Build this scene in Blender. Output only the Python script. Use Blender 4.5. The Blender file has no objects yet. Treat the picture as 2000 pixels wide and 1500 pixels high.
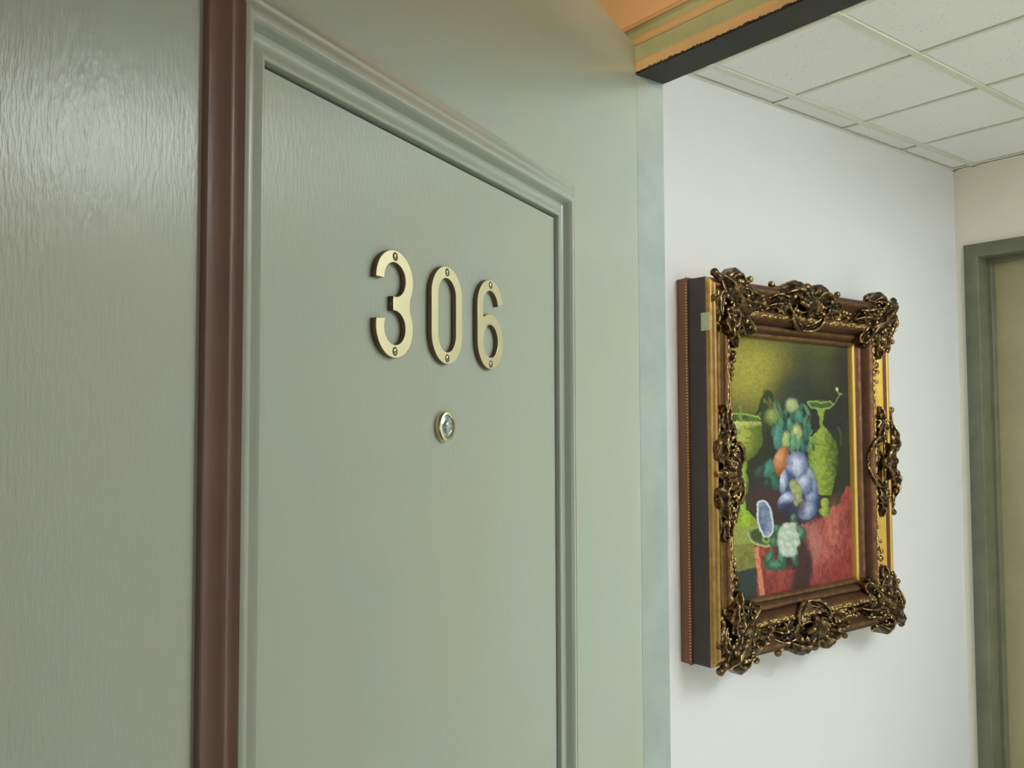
import bpy, bmesh, math, random
import numpy as np
from mathutils import Vector, Matrix, noise
random.seed(7)
C = bpy.context.scene.collection
S = bpy.context.scene

# ------------------------------------------------------------------ camera
F_PX, PITCH, ROLL, YAW, DOORA = 1713.7, .04804, -.00342, .91266, .46563
cp, sp, cr, sr = math.cos(PITCH), math.sin(PITCH), math.cos(ROLL), math.sin(ROLL)
RZ = Matrix.Rotation(YAW, 3, 'Z')
fw0, up0, ri0 = Vector((0, cp, sp)), Vector((0, -sp, cp)), Vector((1, 0, 0))
ri = RZ @ (cr*ri0 + sr*up0); up = RZ @ (-sr*ri0 + cr*up0); fw = RZ @ fw0
cam = bpy.data.cameras.new('camera'); cam_o = bpy.data.objects.new('camera', cam); C.objects.link(cam_o)
m = Matrix((ri, up, -fw)).transposed().to_4x4(); m.translation = Vector((0, 0, 1.5))
cam_o.matrix_world = m
cam.sensor_width = 36; cam.lens = F_PX/2000*36; cam.clip_start = .01
S.camera = cam_o

# ------------------------------------------------------------------ exposure, world, lights
S.view_settings.view_transform = 'Standard'; S.view_settings.look = 'None'
S.view_settings.gamma = 1; S.view_settings.use_curve_mapping = False
S.view_settings.exposure = 0.4
w = bpy.data.worlds.new('world'); S.world = w; w.use_nodes = True
w.node_tree.nodes['Background'].inputs[0].default_value = (.9, .7, .5, 1)
w.node_tree.nodes['Background'].inputs[1].default_value = .05
TROFFER_EMIT = 4.9
TROFFER_COL = (.93, .99, 1.0)

def area(name, loc, target, sx, sy, power, col):
    l = bpy.data.lights.new(name, 'AREA'); l.shape = 'RECTANGLE'; l.size = sx; l.size_y = sy
    l.energy = power; l.color = col
    o = bpy.data.objects.new(name, l); C.objects.link(o); o.location = loc
    o.rotation_euler = (Vector(target)-Vector(loc)).to_track_quat('-Z', 'Y').to_euler(); return o
area('room_fill', (2.25, -.9, .95), (-.3, .4, 1.0), .9, .9, 10.0, (.96, 1, .93))  # added fill light for the door, stands for no known window
area('room_lamp', (1.15, -.45, 2.42), (-.4, .9, 2.0), .35, .35, 2.2, (1, .55, .30))
sl = bpy.data.lights.new('added_head_spot', 'SPOT'); sl.energy = 50; sl.color = (1, .66, .38); sl.spot_size = math.radians(30); sl.spot_blend = .8; sl.shadow_soft_size = .04  # added spot that warms the doorway head
so_ = bpy.data.objects.new('head_spot', sl); C.objects.link(so_); so_.location = (.12, -.28, 2.36)
so_.rotation_euler = (Vector((-.88, 1.04, 2.36))-Vector((.12, -.28, 2.36))).to_track_quat('-Z', 'Y').to_euler()

# ------------------------------------------------------------------ materials
def nt(name):
    m = bpy.data.materials.new(name); m.use_nodes = True
    return m, m.node_tree, m.node_tree.nodes['Principled BSDF']
def lin(r, g, b):
    f = lambda v: ((v/255+.055)/1.055)**2.4 if v > 10.3 else v/255/12.92
    return (f(r), f(g), f(b), 1)
def N_(t, kind, **kw):
    n = t.nodes.new(kind)
    for k, v in kw.items(): setattr(n, k, v)
    return n
def coords(t, scale=(1, 1, 1)):
    tc = N_(t, 'ShaderNodeTexCoord'); mp = N_(t, 'ShaderNodeMapping')
    mp.inputs['Scale'].default_value = scale
    t.links.new(tc.outputs['Object'], mp.inputs['Vector']); return mp.outputs['Vector']
def noise_tex(t, vec, scale, detail=4, rough=.55):
    n = N_(t, 'ShaderNodeTexNoise'); n.inputs['Scale'].default_value = scale
    n.inputs['Detail'].default_value = detail; n.inputs['Roughness'].default_value = rough
    t.links.new(vec, n.inputs['Vector']); return n.outputs['Fac']
def ramp(t, fac, stops):
    r = N_(t, 'ShaderNodeValToRGB'); e = r.color_ramp.elements
    while len(e) < len(stops): e.new(.5)
    for k, (p, c) in enumerate(stops): e[k].position = p; e[k].color = c
    t.links.new(fac, r.inputs['Fac']); return r.outputs['Color']
def bump(t, fac, strength, dist, normal=None):
    b = N_(t, 'ShaderNodeBump'); b.inputs['Strength'].default_value = strength; b.inputs['Distance'].default_value = dist
    t.links.new(fac, b.inputs['Height'])
    if normal: t.links.new(normal, b.inputs['Normal'])
    return b.outputs['Normal']
def painted(name, ca, cb, rough, cscale=5, grain=(140, 140, 22), gs=.5, gd=.0006, fine=None, spec=.5):
    m, t, p = nt(name)
    f = noise_tex(t, coords(t), cscale, 5, .6)
    t.links.new(ramp(t, f, [(.35, ca), (.65, cb)]), p.inputs['Base Color'])
    p.inputs['Roughness'].default_value = rough
    p.inputs['Specular IOR Level'].default_value = spec
    g = noise_tex(t, coords(t, grain), 1, 3, .6)
    n = bump(t, g, gs, gd)
    if fine: n = bump(t, noise_tex(t, coords(t), fine, 2, .5), .3, .0005, n)
    t.links.new(n, p.inputs['Normal']); return m

M = {}
M['door'] = painted('door_paint', (.49, .55, .445, 1), (.465, .56, .485, 1), .24, 4.5, (330, 330, 75), .6, .0006)
M['door_smooth'] = painted('moulding_paint', (.465, .54, .46, 1), (.49, .55, .47, 1), .28, 5, (220, 220, 30), .2, .0004)
M['brown'] = painted('brown_shade', (.20, .125, .10, 1), (.24, .155, .12, 1), .33, 7, (260, 260, 30), .3, .0004)  # shade of the outer moulding steps, put into the colour
M['jamb'] = painted('jamb_enamel', (.36, .45, .40, 1), (.44, .53, .48, 1), .5, 9, (260, 260, 60), .35, .0006)
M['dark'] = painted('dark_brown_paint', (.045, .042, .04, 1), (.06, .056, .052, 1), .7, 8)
M['orange'] = painted('ochre_paint', (.88, .66, .36, 1), (.92, .68, .40, 1), .5, 4)
M['ochre'] = painted('ochre_wood_trim', (.80, .58, .30, 1), (.70, .54, .30, 1), .45, 12, (20, 200, 200), .3, .0004)
M['green'] = painted('green_enamel', (.42, .54, .32, 1), (.52, .60, .38, 1), .4, 14, (20, 200, 200), .3, .0004)
M['white'] = painted('white_wall_paint', (.785, .82, .865, 1), (.795, .825, .86, 1), .55, 2, (90, 90, 90), .1, .0004)
M['cream'] = painted('cream_wall_paint', (.86, .86, .75, 1), (.88, .87, .78, 1), .6, 2, (90, 90, 90), .1, .0004)
M['room'] = painted('room_wall_paint', (.26, .13, .09, 1), (.30, .155, .105, 1), .6, 2)
M['room_ceiling'] = painted('brown_wood_ceiling', (.13, .07, .045, 1), (.17, .09, .06, 1), .6, 3)
M['floor'] = painted('pale_floor', (.80, .82, .80, 1), (.86, .87, .85, 1), .4, 6)
M['room_floor'] = painted('brown_carpet', (.26, .13, .10, 1), (.32, .17, .13, 1), .9, 30)
M['frame2'] = painted('far_frame_paint', (.15, .165, .11, 1), (.20, .21, .14, 1), .38, 12, (230, 230, 150), .9, .0014, 500)
M['leaf2'] = painted('far_door_paint', (.36, .35, .21, 1), (.42, .40, .25, 1), .5, 6, (200, 200, 60), .5, .0008)
M['tee'] = painted('ceiling_grid_paint', (.74, .77, .66, 1), (.77, .79, .70, 1), .5, 6)
M['plenum'] = painted('plenum_dark', (.34, .35, .28, 1), (.38, .39, .31, 1), .9, 6)

def mk_tile():
    m, t, p = nt('mineral_tile')
    v = coords(t)
    vo = N_(t, 'ShaderNodeTexVoronoi'); vo.inputs['Scale'].default_value = 70; t.links.new(v, vo.inputs['Vector'])
    nz = noise_tex(t, v, 9, 2)
    mth = N_(t, 'ShaderNodeMath', operation='MULTIPLY_ADD'); t.links.new(nz, mth.inputs[0]); mth.inputs[1].default_value = -.2
    t.links.new(vo.outputs['Distance'], mth.inputs[2])
    c = ramp(t, mth.outputs[0], [(.0, (.5, .52, .46, 1)), (.012, (.90, .93, .91, 1))])
    t.links.new(c, p.inputs['Base Color']); p.inputs['Roughness'].default_value = .9
    t.links.new(bump(t, noise_tex(t, v, 220, 3), .25, .0006), p.inputs['Normal']); return m
M['tile'] = mk_tile()

def mk_metal(name, col, rough, grain=None, met=1.0):
    m, t, p = nt(name)
    p.inputs['Base Color'].default_value = col; p.inputs['Metallic'].default_value = met
    p.inputs['Roughness'].default_value = rough
    if grain: t.links.new(bump(t, noise_tex(t, coords(t, grain), 1, 3), .25, .0002), p.inputs['Normal'])
    return m
M['brass'] = mk_metal('brushed_brass', (.73, .70, .49, 1), .34, (1500, 1500, 60))
M['brass_side'] = mk_metal('shaded_brass_edge', (.24, .18, .12, 1), .45)  # darker copy of the brass; shade on the digit sides painted in
M['screw'] = mk_metal('screw_steel', (.42, .40, .30, 1), .35)
M['black'] = mk_metal('screw_recess', (.03, .03, .02, 1), .6, met=0)
M['lens'] = mk_metal('viewer_lens', (.45, .56, .55, 1), .12, met=.3)
M['lens_ring'] = mk_metal('viewer_inner_ring', (.40, .50, .48, 1), .25, met=.7)

def mk_gold(name, dark, mid, hi, lo, up_, rough=.38, ns=60, met=.75):
    """aged gilding: rubbed edges and hollow patina, with highlights and shade put into the colour"""
    m, t, p = nt(name)
    g = N_(t, 'ShaderNodeNewGeometry')
    v = coords(t); n1 = noise_tex(t, v, ns, 4, .6)
    a = N_(t, 'ShaderNodeMath', operation='MULTIPLY_ADD'); t.links.new(n1, a.inputs[0]); a.inputs[1].default_value = .16
    t.links.new(g.outputs['Pointiness'], a.inputs[2])
    b = N_(t, 'ShaderNodeMath', operation='SUBTRACT'); t.links.new(a.outputs[0], b.inputs[0]); b.inputs[1].default_value = .08
    c = ramp(t, b.outputs[0], [(lo, dark), ((lo+up_)/2, mid), (up_, hi)])
    t.links.new(c, p.inputs['Base Color']); p.inputs['Metallic'].default_value = met; p.inputs['Roughness'].default_value = rough
    t.links.new(bump(t, noise_tex(t, v, 260, 3), .35, .0008), p.inputs['Normal']); return m
M['ornament'] = mk_gold('antique_gilt_ornament', (.024, .016, .012, 1), (.17, .105, .042, 1), (.86, .66, .28, 1), .482, .580, .24, met=.85)
M['rail'] = mk_gold('gilt_rail', (.060, .030, .022, 1), (.13, .062, .036, 1), (.34, .20, .07, 1), .42, .62, .36, 45, .55)
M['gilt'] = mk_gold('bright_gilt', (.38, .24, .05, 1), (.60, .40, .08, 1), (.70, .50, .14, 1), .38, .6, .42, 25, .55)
M['gilt_dark'] = mk_gold('shaded_gilt', (.11, .06, .03, 1), (.30, .185, .055, 1), (.52, .36, .10, 1), .42, .62, .4, 55, .6)  # left rail's gilt, darkened in the colour to stand in for shade
M['fleck'] = mk_gold('worn_gilt_relief', (.05, .03, .02, 1), (.16, .095, .04, 1), (.60, .44, .17, 1), .42, .60, .34, 120, .8)
M['side_dark'] = painted('dark_frame_side', (.035, .03, .034, 1), (.045, .038, .04, 1), .6, 10)
M['side_brown'] = mk_metal('red_brown_gilt_back', (.21, .10, .06, 1), .55, (300, 300, 300), .2)
M['tag'] = painted('pale_green_tag', (.42, .5, .33, 1), (.47, .55, .38, 1), .6, 30)

for nm_, k_ in (('a', .45), ('b', 3.6), ('c', 3.5)):
    m_, t_, p_ = nt('fluorescent_diffuser_'+nm_)
    p_.inputs['Emission Color'].default_value = (*TROFFER_COL, 1); p_.inputs['Emission Strength'].default_value = TROFFER_EMIT*k_
    M['diffuser_'+nm_] = m_

def mk_canvas():
    m, t, p = nt('oil_painting')
    a = N_(t, 'ShaderNodeAttribute', attribute_name='paint')
    v = coords(t, (90, 90, 160))
    n = noise_tex(t, v, 1.0, 4, .65)
    mx = N_(t, 'ShaderNodeMix', data_type='RGBA', blend_type='MULTIPLY'); mx.inputs['Factor'].default_value = .5
    t.links.new(a.outputs['Color'], mx.inputs['A'])
    t.links.new(ramp(t, n, [(.3, (.6, .6, .6, 1)), (.7, (1.25, 1.25, 1.25, 1))]), mx.inputs['B'])
    t.links.new(mx.outputs['Result'], p.inputs['Base Color']); p.inputs['Roughness'].default_value = .42
    p.inputs['Specular IOR Level'].default_value = .25
    t.links.new(bump(t, noise_tex(t, coords(t), 240, 3), .25, .0006), p.inputs['Normal']); return m
M['canvas'] = mk_canvas()

# ------------------------------------------------------------------ mesh helpers
def mesh_obj(name, verts, faces, mats, parent=None, smooth=False, fmat=None, loc=None):
    me = bpy.data.meshes.new(name); me.from_pydata([tuple(v) for v in verts], [], faces)
    for mm in (mats if isinstance(mats, (list, tuple)) else [mats]): me.materials.append(mm)
    if fmat: me.polygons.foreach_set('material_index', fmat)
    bm = bmesh.new(); bm.from_mesh(me); bmesh.ops.recalc_face_normals(bm, faces=bm.faces); bm.to_mesh(me); bm.free()
    if smooth: me.polygons.foreach_set('use_smooth', [True]*len(me.polygons))
    o = bpy.data.objects.new(name, me); C.objects.link(o)
    if parent: o.parent = parent
    if loc: o.location = loc
    return o
def boxes(name, bs, mat, parent=None, bevel=0, loc=None):
    V, Fs = [], []
    for (x0, x1, y0, y1, z0, z1) in bs:
        k = len(V)
        V += [(x, y, z) for x in (x0, x1) for y in (y0, y1) for z in (z0, z1)]
        Fs += [tuple(k+i for i in f) for f in ((0, 1, 3, 2), (4, 6, 7, 5), (0, 4, 5, 1), (2, 3, 7, 6), (0, 2, 6, 4), (1, 5, 7, 3))]
    o = mesh_obj(name, V, Fs, mat, parent, loc=loc)
    if bevel:
        b = o.modifiers.new('bevel', 'BEVEL'); b.width = bevel; b.segments = 2; b.limit_method = 'ANGLE'
    return o
def empty(name, loc, rz=0):
    o = bpy.data.objects.new(name, None); C.objects.link(o); o.location = loc; o.rotation_euler = (0, 0, rz)
    o.empty_display_size = .05; return o
def tag(o, label=None, cat=None, group=None, kind=None):
    if label: o['label'] = label
    if cat: o['category'] = cat
    if group: o['group'] = group
    if kind: o['kind'] = kind
    return o
def auto_smooth(o, ang=40):
    me = o.data; me.polygons.foreach_set('use_smooth', [True]*len(me.polygons))
    bm = bmesh.new(); bm.from_mesh(me)
    for e in bm.edges:
        if len(e.link_faces) == 2 and e.calc_face_angle(0) > math.radians(ang): e.smooth = False
    bm.to_mesh(me); bm.free()
def mitred(name, rect, prof, mp, mats, parent, sides='LTRB', fm=None, segs=1, angle=40):
    """four mitred legs round rect=(a0,a1,b0,b1); prof=[(outward offset, height)...]; mp maps (a,b,h) to local xyz"""
    a0, a1, b0, b1 = rect; out = []
    cs = {'L': ((a0, b0, -1, -1), (a0, b1, -1, 1)), 'R': ((a1, b0, 1, -1), (a1, b1, 1, 1)),
          'B': ((a0, b0, -1, -1), (a1, b0, 1, -1)), 'T': ((a0, b1, -1, 1), (a1, b1, 1, 1))}
    n = len(prof)
    for s in sides:
        p, q = cs[s]; V, Fs, fmi = [], [], []
        for k in range(segs+1):
            f = k/segs
            for (o_, h) in prof:
                A = Vector((p[0]+p[2]*o_, p[1]+p[3]*o_)); B = Vector((q[0]+q[2]*o_, q[1]+q[3]*o_))
                c = A.lerp(B, f); V.append(mp(c.x, c.y, h))
        for k in range(segs):
            for i in range(n):
                j = (i+1) % n
                Fs.append((k*n+i, k*n+j, (k+1)*n+j, (k+1)*n+i)); fmi.append(fm[i] if fm else 0)
        Fs.append(tuple(range(n))[::-1]); Fs.append(tuple(segs*n+i for i in range(n))); fmi += [0, 0]
        o = mesh_obj(name, V, Fs, mats, parent, fmat=fmi); auto_smooth(o, angle); out.append(o)
    return out

# ================================================================== THE SETTING
WX, YB, YH, YT, ZC = -1.475, 3.127, 1.040, 1.100, 2.4   # white wall, far wall, header faces, corridor ceiling
HX = -1.004                                             # hinge side of the opening
XR = 2.3
def struct(o, label, cat): return tag(o, label, cat, kind='structure')
struct(boxes('wall_left', [(WX-.1, WX, YT, YB, 0, 2.5)], M['white']), 'smooth white corridor wall the ornate gilt painting hangs on', 'wall')
# far wall with a door opening
DX0, DX1, DZ = -1.443, -.50, 2.128
struct(boxes('wall_back', [(WX-.1, DX0+.01, YB, YB+.12, 0, 2.5), (DX1-.01, XR, YB, YB+.12, 0, 2.5), (DX0+.01, DX1-.01, YB, YB+.12, DZ-.01, 2.5)], M['cream']),
       'cream end wall of the corridor around the green framed door', 'wall')
struct(boxes('wall_right', [(XR, XR+.1, YT, YB, 0, 2.5)], M['white']), 'white right-hand corridor wall outside the picture', 'wall')
OX = .23
struct(boxes('wall_front', [(-1.7, HX-.04, YH+.004, YT-.004, 0, 2.6), (OX+.04, XR+.1, YH+.004, YT-.004, 0, 2.6), (HX-.04, OX+.04, YH+.004, YT-.004, 2.125, 2.6)], M['orange']),
       'ochre wall above and beside the open doorway', 'wall')
struct(boxes('floor', [(WX-.1, XR+.1, 1.07, YB, -.05, 0)], M['floor']), 'pale corridor floor', 'floor')
struct(boxes('floor', [(-1.7, XR+.1, -2.2, 1.07, -.05, 0)], M['room_floor']), 'brown carpet floor of the near room', 'floor')
struct(boxes('ceiling', [(-1.7, XR+.1, -2.2, YH+.004, 2.5, 2.55)], M['room_ceiling']), 'dim ceiling of the near room', 'ceiling')
struct(boxes('wall_left', [(-1.75, -1.7, -2.2, YH, 0, 2.5)], M['room']), 'red-brown left wall of the near room behind the door', 'wall')
struct(boxes('wall_right', [(XR+.1, XR+.15, -2.2, YH, 0, 2.5)], M['room']), 'red-brown right wall of the near room', 'wall')
struct(boxes('wall_back', [(-1.7, XR+.1, -2.25, -2.2, 0, 2.5)], M['room']), 'red-brown wall behind the viewer', 'wall')

# corridor ceiling: plenum board, tees, tiles
ceil = struct(boxes('ceiling', [(WX-.1, XR+.1, YT-.004, YB+.12, ZC+.022, ZC+.05)], M['plenum']), 'white suspended ceiling of square mineral tiles in a metal grid over the corridor', 'ceiling')
xs = [-1.40+.3465*k for k in range(11)]; ys = [1.7205+.3450*k for k in range(-1, 5)]
TW = .018
for x in xs: boxes('grid_tee', [(x-TW/2, x+TW/2, YT, YB, ZC-.001, ZC+.012)], M['tee'], ceil, .001)
for y in ys:
    xe = [WX]+xs+[XR]
    boxes('cross_tee', [(xe[i]+(TW/2 if i else 0), xe[i+1]-TW/2, y-.005, y+.007, ZC, ZC+.012) for i in range(len(xe)-1) if xe[i+1]-TW/2 > xe[i]], M['tee'], ceil)
boxes('edge_angle', [(WX, WX+.012, YT, YB, ZC-.001, ZC), (WX, XR, YB-.012, YB, ZC-.001, ZC)], M['tee'], ceil)
FIX = [(xs[3], xs[4], ys[2], ys[4]), (xs[5], xs[6], ys[1], ys[3]), (xs[7], xs[8], ys[0], ys[2])]
xe = [WX+.001]+xs+[XR]; ye = [YT+.001]+ys+[YB-.001]
tm = {}
for i in range(len(xe)-1):
    for j in range(len(ye)-1):
        x0, x1, y0, y1 = xe[i]+.0108, xe[i+1]-.006, ye[j]+.0045, ye[j+1]-.0085
        if i == 0: x0 = WX+.001
        if x1-x0 < .01 or y1-y0 < .01: continue
        cx, cy = (x0+x1)/2, (y0+y1)/2
        if any(a < cx < b and c_ < cy < d_ for a, b, c_, d_ in FIX): continue
        hx, hy = round((x1-x0)/2, 4), round((y1-y0)/2, 4)
        z0 = .0035
        if (hx, hy) not in tm:
            o = boxes('ceiling_tile', [(-hx, hx, -hy, hy, z0, .02)], M['tile'], ceil, 0, (cx, cy, ZC)); tm[(hx, hy)] = o.data
        else:
            o = bpy.data.objects.new('ceiling_tile', tm[(hx, hy)]); C.objects.link(o); o.parent = ceil; o.location = (cx, cy, ZC)
# troffer lights outside the frame; the one nearest the doorway is added door fill
for (LX0, LX1, LY0, LY1), lb in zip(FIX, ('fluorescent ceiling light mounted on the grid near the white wall', 'fluorescent ceiling light mounted on the grid mid-corridor', 'added fluorescent ceiling light on the grid nearest the doorway, fill for the door')):
    tl = empty('ceiling_light', ((LX0+LX1)/2, (LY0+LY1)/2, ZC-.004))
    tag(tl, lb, 'light')
    hx, hy = (LX1-LX0)/2-.01, (LY1-LY0)/2-.01
    boxes('light_frame', [(-hx, hx, -hy, -hy+.02, 0, .02), (-hx, hx, hy-.02, hy, 0, .02), (-hx, -hx+.02, -hy+.02, hy-.02, 0, .02), (hx-.02, hx, -hy+.02, hy-.02, 0, .02)], M['tee'], tl)
    boxes('diffuser', [(-hx+.02, hx-.02, -hy+.02, hy-.02, -.085, .008)], M['diffuser_'+('a' if LX0 < 0 else 'b' if LX0 < .9 else 'c')], tl, .01)

# head of the main doorway: frame head (dark soffit), face and stepped casing, running along X
def extrude_x(name, prof, x0, x1, mats, fm, n=1, jag=0, parent=None):
    V, Fs, fmi = [], [], []; k = len(prof)
    for s in range(n+1):
        x = x0+(x1-x0)*s/n
        for idx, (y, z) in enumerate(prof):
            V.append((x, y, z))
    for s in range(n):
        for i in range(k):
            j = (i+1) % k; Fs.append((s*k+i, s*k+j, (s+1)*k+j, (s+1)*k+i)); fmi.append(fm[i])
    Fs += [tuple(range(k)), tuple(n*k+i for i in range(k))]; fmi += [0, 0]
    return mesh_obj(name, V, Fs, mats, parent, fmat=fmi)
head = struct(empty('trim_1', (0, 0, 0)), 'doorway head with dark underside and stepped ochre and green moulding', 'door frame')
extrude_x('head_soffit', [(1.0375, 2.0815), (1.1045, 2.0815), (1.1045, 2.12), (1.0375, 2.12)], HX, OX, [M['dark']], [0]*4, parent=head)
hm = extrude_x('head_face', [(1.0365, 2.0835), (1.0355, 2.0840), (1.0355, 2.1000), (1.0340, 2.1015), (1.0335, 2.1030), (1.0335, 2.1270), (1.0370, 2.1280), (1.0370, 2.0835)],
               HX-.05, OX+.05, [M['ochre'], M['green']], [0, 0, 0, 1, 1, 1, 0, 0], parent=head)
# casing bead, cavetto and top fillet
extrude_x('head_moulding', [(1.040, 2.1275), (1.0325, 2.1275), (1.030, 2.1300), (1.0290, 2.1340), (1.0300, 2.1385), (1.0345, 2.1400), (1.0365, 2.1430), (1.0370, 2.1480),
                          (1.0355, 2.1530), (1.0315, 2.1560), (1.0280, 2.1570), (1.0275, 2.1600), (1.0290, 2.1620), (1.0370, 2.1650), (1.0390, 2.1700), (1.0440, 2.1740), (1.0440, 2.1275)],
          HX-.25, OX+.1, [M['ochre'], M['green']], [0, 0, 0, 0, 0, 0, 1, 1, 1, 0, 0, 0, 0, 0, 0, 0, 0], parent=head)
# flaking paint along the soffit's near edge
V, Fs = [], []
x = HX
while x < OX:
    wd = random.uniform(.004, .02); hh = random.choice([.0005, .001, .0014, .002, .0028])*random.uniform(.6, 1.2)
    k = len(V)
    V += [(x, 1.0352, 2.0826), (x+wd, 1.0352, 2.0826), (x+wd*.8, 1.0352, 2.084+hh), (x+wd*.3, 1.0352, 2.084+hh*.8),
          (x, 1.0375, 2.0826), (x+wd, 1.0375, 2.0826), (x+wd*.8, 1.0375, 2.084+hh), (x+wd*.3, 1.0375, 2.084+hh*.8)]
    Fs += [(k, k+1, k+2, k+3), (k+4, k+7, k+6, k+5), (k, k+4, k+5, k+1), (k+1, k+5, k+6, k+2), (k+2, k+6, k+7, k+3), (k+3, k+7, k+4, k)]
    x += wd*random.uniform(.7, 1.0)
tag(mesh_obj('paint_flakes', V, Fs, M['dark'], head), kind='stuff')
jb = struct(empty('trim_2', (HX, 1.04, 0)), 'grey-green enamelled door jamb between the door and the white wall', 'door frame')
boxes('jamb_post', [(-.042, 0, -.001, .064, 0, 2.083)], M['jamb'], jb, .0012)
jr = struct(boxes('trim_3', [(OX, OX+.042, 1.039, 1.104, 0, 2.083)], M['jamb']), 'latch-side jamb of the near doorway', 'door frame')

# ================================================================== FAR DOOR
d2 = struct(empty('door_2', (DX0, YB, 0)), 'olive door in a dark green frame at the end of the corridor', 'door')
W2 = DX1-DX0
def mpy(a, b, h): return (a, -h, b)
ci = .049
mitred('door_casing', (ci, W2-ci, -.02, DZ-.05), [(0, -.02), (0, .011), (.002, .014), (.045, .014), (.048, .012), (.048, -.02)], mpy, M['frame2'], d2, 'LRT')
mitred('door_reveal', (ci+.0005, W2-ci-.0005, -.02, DZ-.0505), [(0, -.062), (0, .0095), (.008, .0095), (.008, -.062)], mpy, M['frame2'], d2, 'LRT')
mitred('door_stop', (ci+.014, W2-ci-.014, -.02, DZ-.064), [(0, -.085), (0, -.054), (.001, -.053), (.0135, -.053), (.0135, -.085)], mpy, M['frame2'], d2, 'LRT')
boxes('door_leaf', [(ci+.002, W2-ci-.002, .084, .115, .01, DZ-.052)], M['leaf2'], d2)

# ================================================================== MAIN DOOR (306)
TH = YAW-DOORA
D = Vector((-math.sin(TH), math.cos(TH), 0)); Nn = Vector((math.cos(TH), math.sin(TH), 0))
DC = -.4554153
door = struct(empty('door_1', Nn*DC, math.pi/2+TH), 'open sage-grey painted panel door numbered 306 with brass digits and viewer', 'door')
def mpd(a, b, h): return (a, -h, b)
U0, U1, ZT = .148, 1.3685, 2.1284
PU0, PU1, PZ0, PZ1 = .4885, 1.0290, 1.02, 1.7715     # inner panel (upper)
MW = .055
# slab with a sunk field behind the panel: back board, stiles and rails
# front boards: stiles, rails (flush), then groove floor 3 mm down
gw = .004
boxes('door_slab', [(U0, U1, .010, .040, .01, ZT),
                    (U0, PU0-.001, 0, .010, .01, ZT), (PU1+.001, U1, 0, .010, .01, ZT),
                    (PU0-.001, PU1+.001, 0, .010, PZ1+.001, ZT), (PU0-.001, PU1+.001, 0, .010, .01, PZ0-.001)], M['door'], door)
boxes('door_panel', [(PU0+.0012, PU1-.0026, -.0004, .010, PZ0+.002, PZ1-.0030)], M['door'], door)
prof = [(.0545, -.002), (.0545, .0045), (.0538, .0054), (.0515, .0058), (.0480, .0068), (.0440, .0086), (.0410, .0106), (.0398, .0118), (.0394, .0120), (.0388, .0116),
        (.0375, .0112), (.0362, .0113), (.0330, .0132), (.0295, .0154), (.0275, .0162), (.0258, .0165), (.0228, .0162), (.0216, .0150), (.0204, .0110), (.0196, .0072), (.0188, .0046),
        (.0170, .0034), (.0135, .0030), (.0100, .0038), (.0065, .0058), (.0040, .0071), (.0015, .0068), (.0004, .0058), (.0002, -.002)]
pfm = [1]*13+[0]*(len(prof)-13)  # outer steps take the painted brown shade
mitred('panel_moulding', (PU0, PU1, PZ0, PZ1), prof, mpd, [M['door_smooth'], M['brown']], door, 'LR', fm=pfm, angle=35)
mitred('panel_moulding', (PU0, PU1, PZ0, PZ1), prof, mpd, M['door_smooth'], door, 'TB', angle=35)
boxes('door_panel', [(PU0, PU1, -.0004, .003, .22, .88)], M['door'], door)
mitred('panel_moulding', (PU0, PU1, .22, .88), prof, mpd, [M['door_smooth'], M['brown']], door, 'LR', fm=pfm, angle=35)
mitred('panel_moulding', (PU0, PU1, .22, .88), prof, mpd, M['door_smooth'], door, 'TB', angle=35)

# ---- brass digits
def ell(cx, cz, rx, rz, a0, a1, n=40):
    return [(cx+rx*math.cos(math.radians(a0+(a1-a0)*k/n)), cz+rz*math.sin(math.radians(a0+(a1-a0)*k/n))) for k in range(n+1)]
zero_o = ell(0, .0195, .030, .0300, 0, 180)+ell(0, -.0195, .030, .0300, 180, 360)
zero_i = ell(0, .0195, .0175, .0180, 0, 180)+ell(0, -.0195, .0175, .0180, 180, 360)
six_o = (ell(0, .0195, .030, .030, 12, 180)+ell(0, -.0195, .030, .030, 180, 360)
         + ell(0, -.0185, .030, .0300, 2, 122)+[(-.0175, .0085)]+[(-.0175, .0195)]+ell(0, .0195, .0175, .018, 180, 8))
six_i = ell(0, -.0185, .0172, .0182, 0, 355)
up_o = ell(0, .0222, .030, .0273, 182, -40, 60); lo_o = ell(0, -.0214, .030, .0281, 40, -192, 60)
def notch(pts, sgn):
    return [((max(x, .0248) if (x > 0 and abs(z) < .013) else x), z) for x, z in pts]
up_o = [p for p in notch(up_o, 1) if p[1] > .0012 or p[0] < 0]; lo_o = [p for p in notch(lo_o, -1) if p[1] < -.0002 or p[0] < 0]
three_o = (up_o+[(.0243, .0004)]+lo_o+[(-.0296, -.0142), (-.0172, -.0142)]+ell(0, -.0218, .0172, .0160, 168, 450, 50)[0:0])
three_in_lo = ell(0, -.0218, .0172, .0160, 153, 450-0, 60)   # from the left terminal under and up to the stub
three_in_lo = [p for p in ell(0, -.0218, .0172, .0158, 152, 455, 60)]
three_in_up = [p for p in ell(0, .0225, .0172, .0157, -96, 182, 60)]
three = up_o+[(.0243, .0004)]+[p for p in lo_o]+[(-.0172, -.0142)]+three_in_lo+[(-.0030, -.0060), (-.0030, .0070)]+three_in_up+[(-.0298, .0215)]
def clean(pts):
    o = []
    for p in pts:
        if not o or (abs(p[0]-o[-1][0])+abs(p[1]-o[-1][1])) > 2e-4: o.append(p)
    return o
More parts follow.
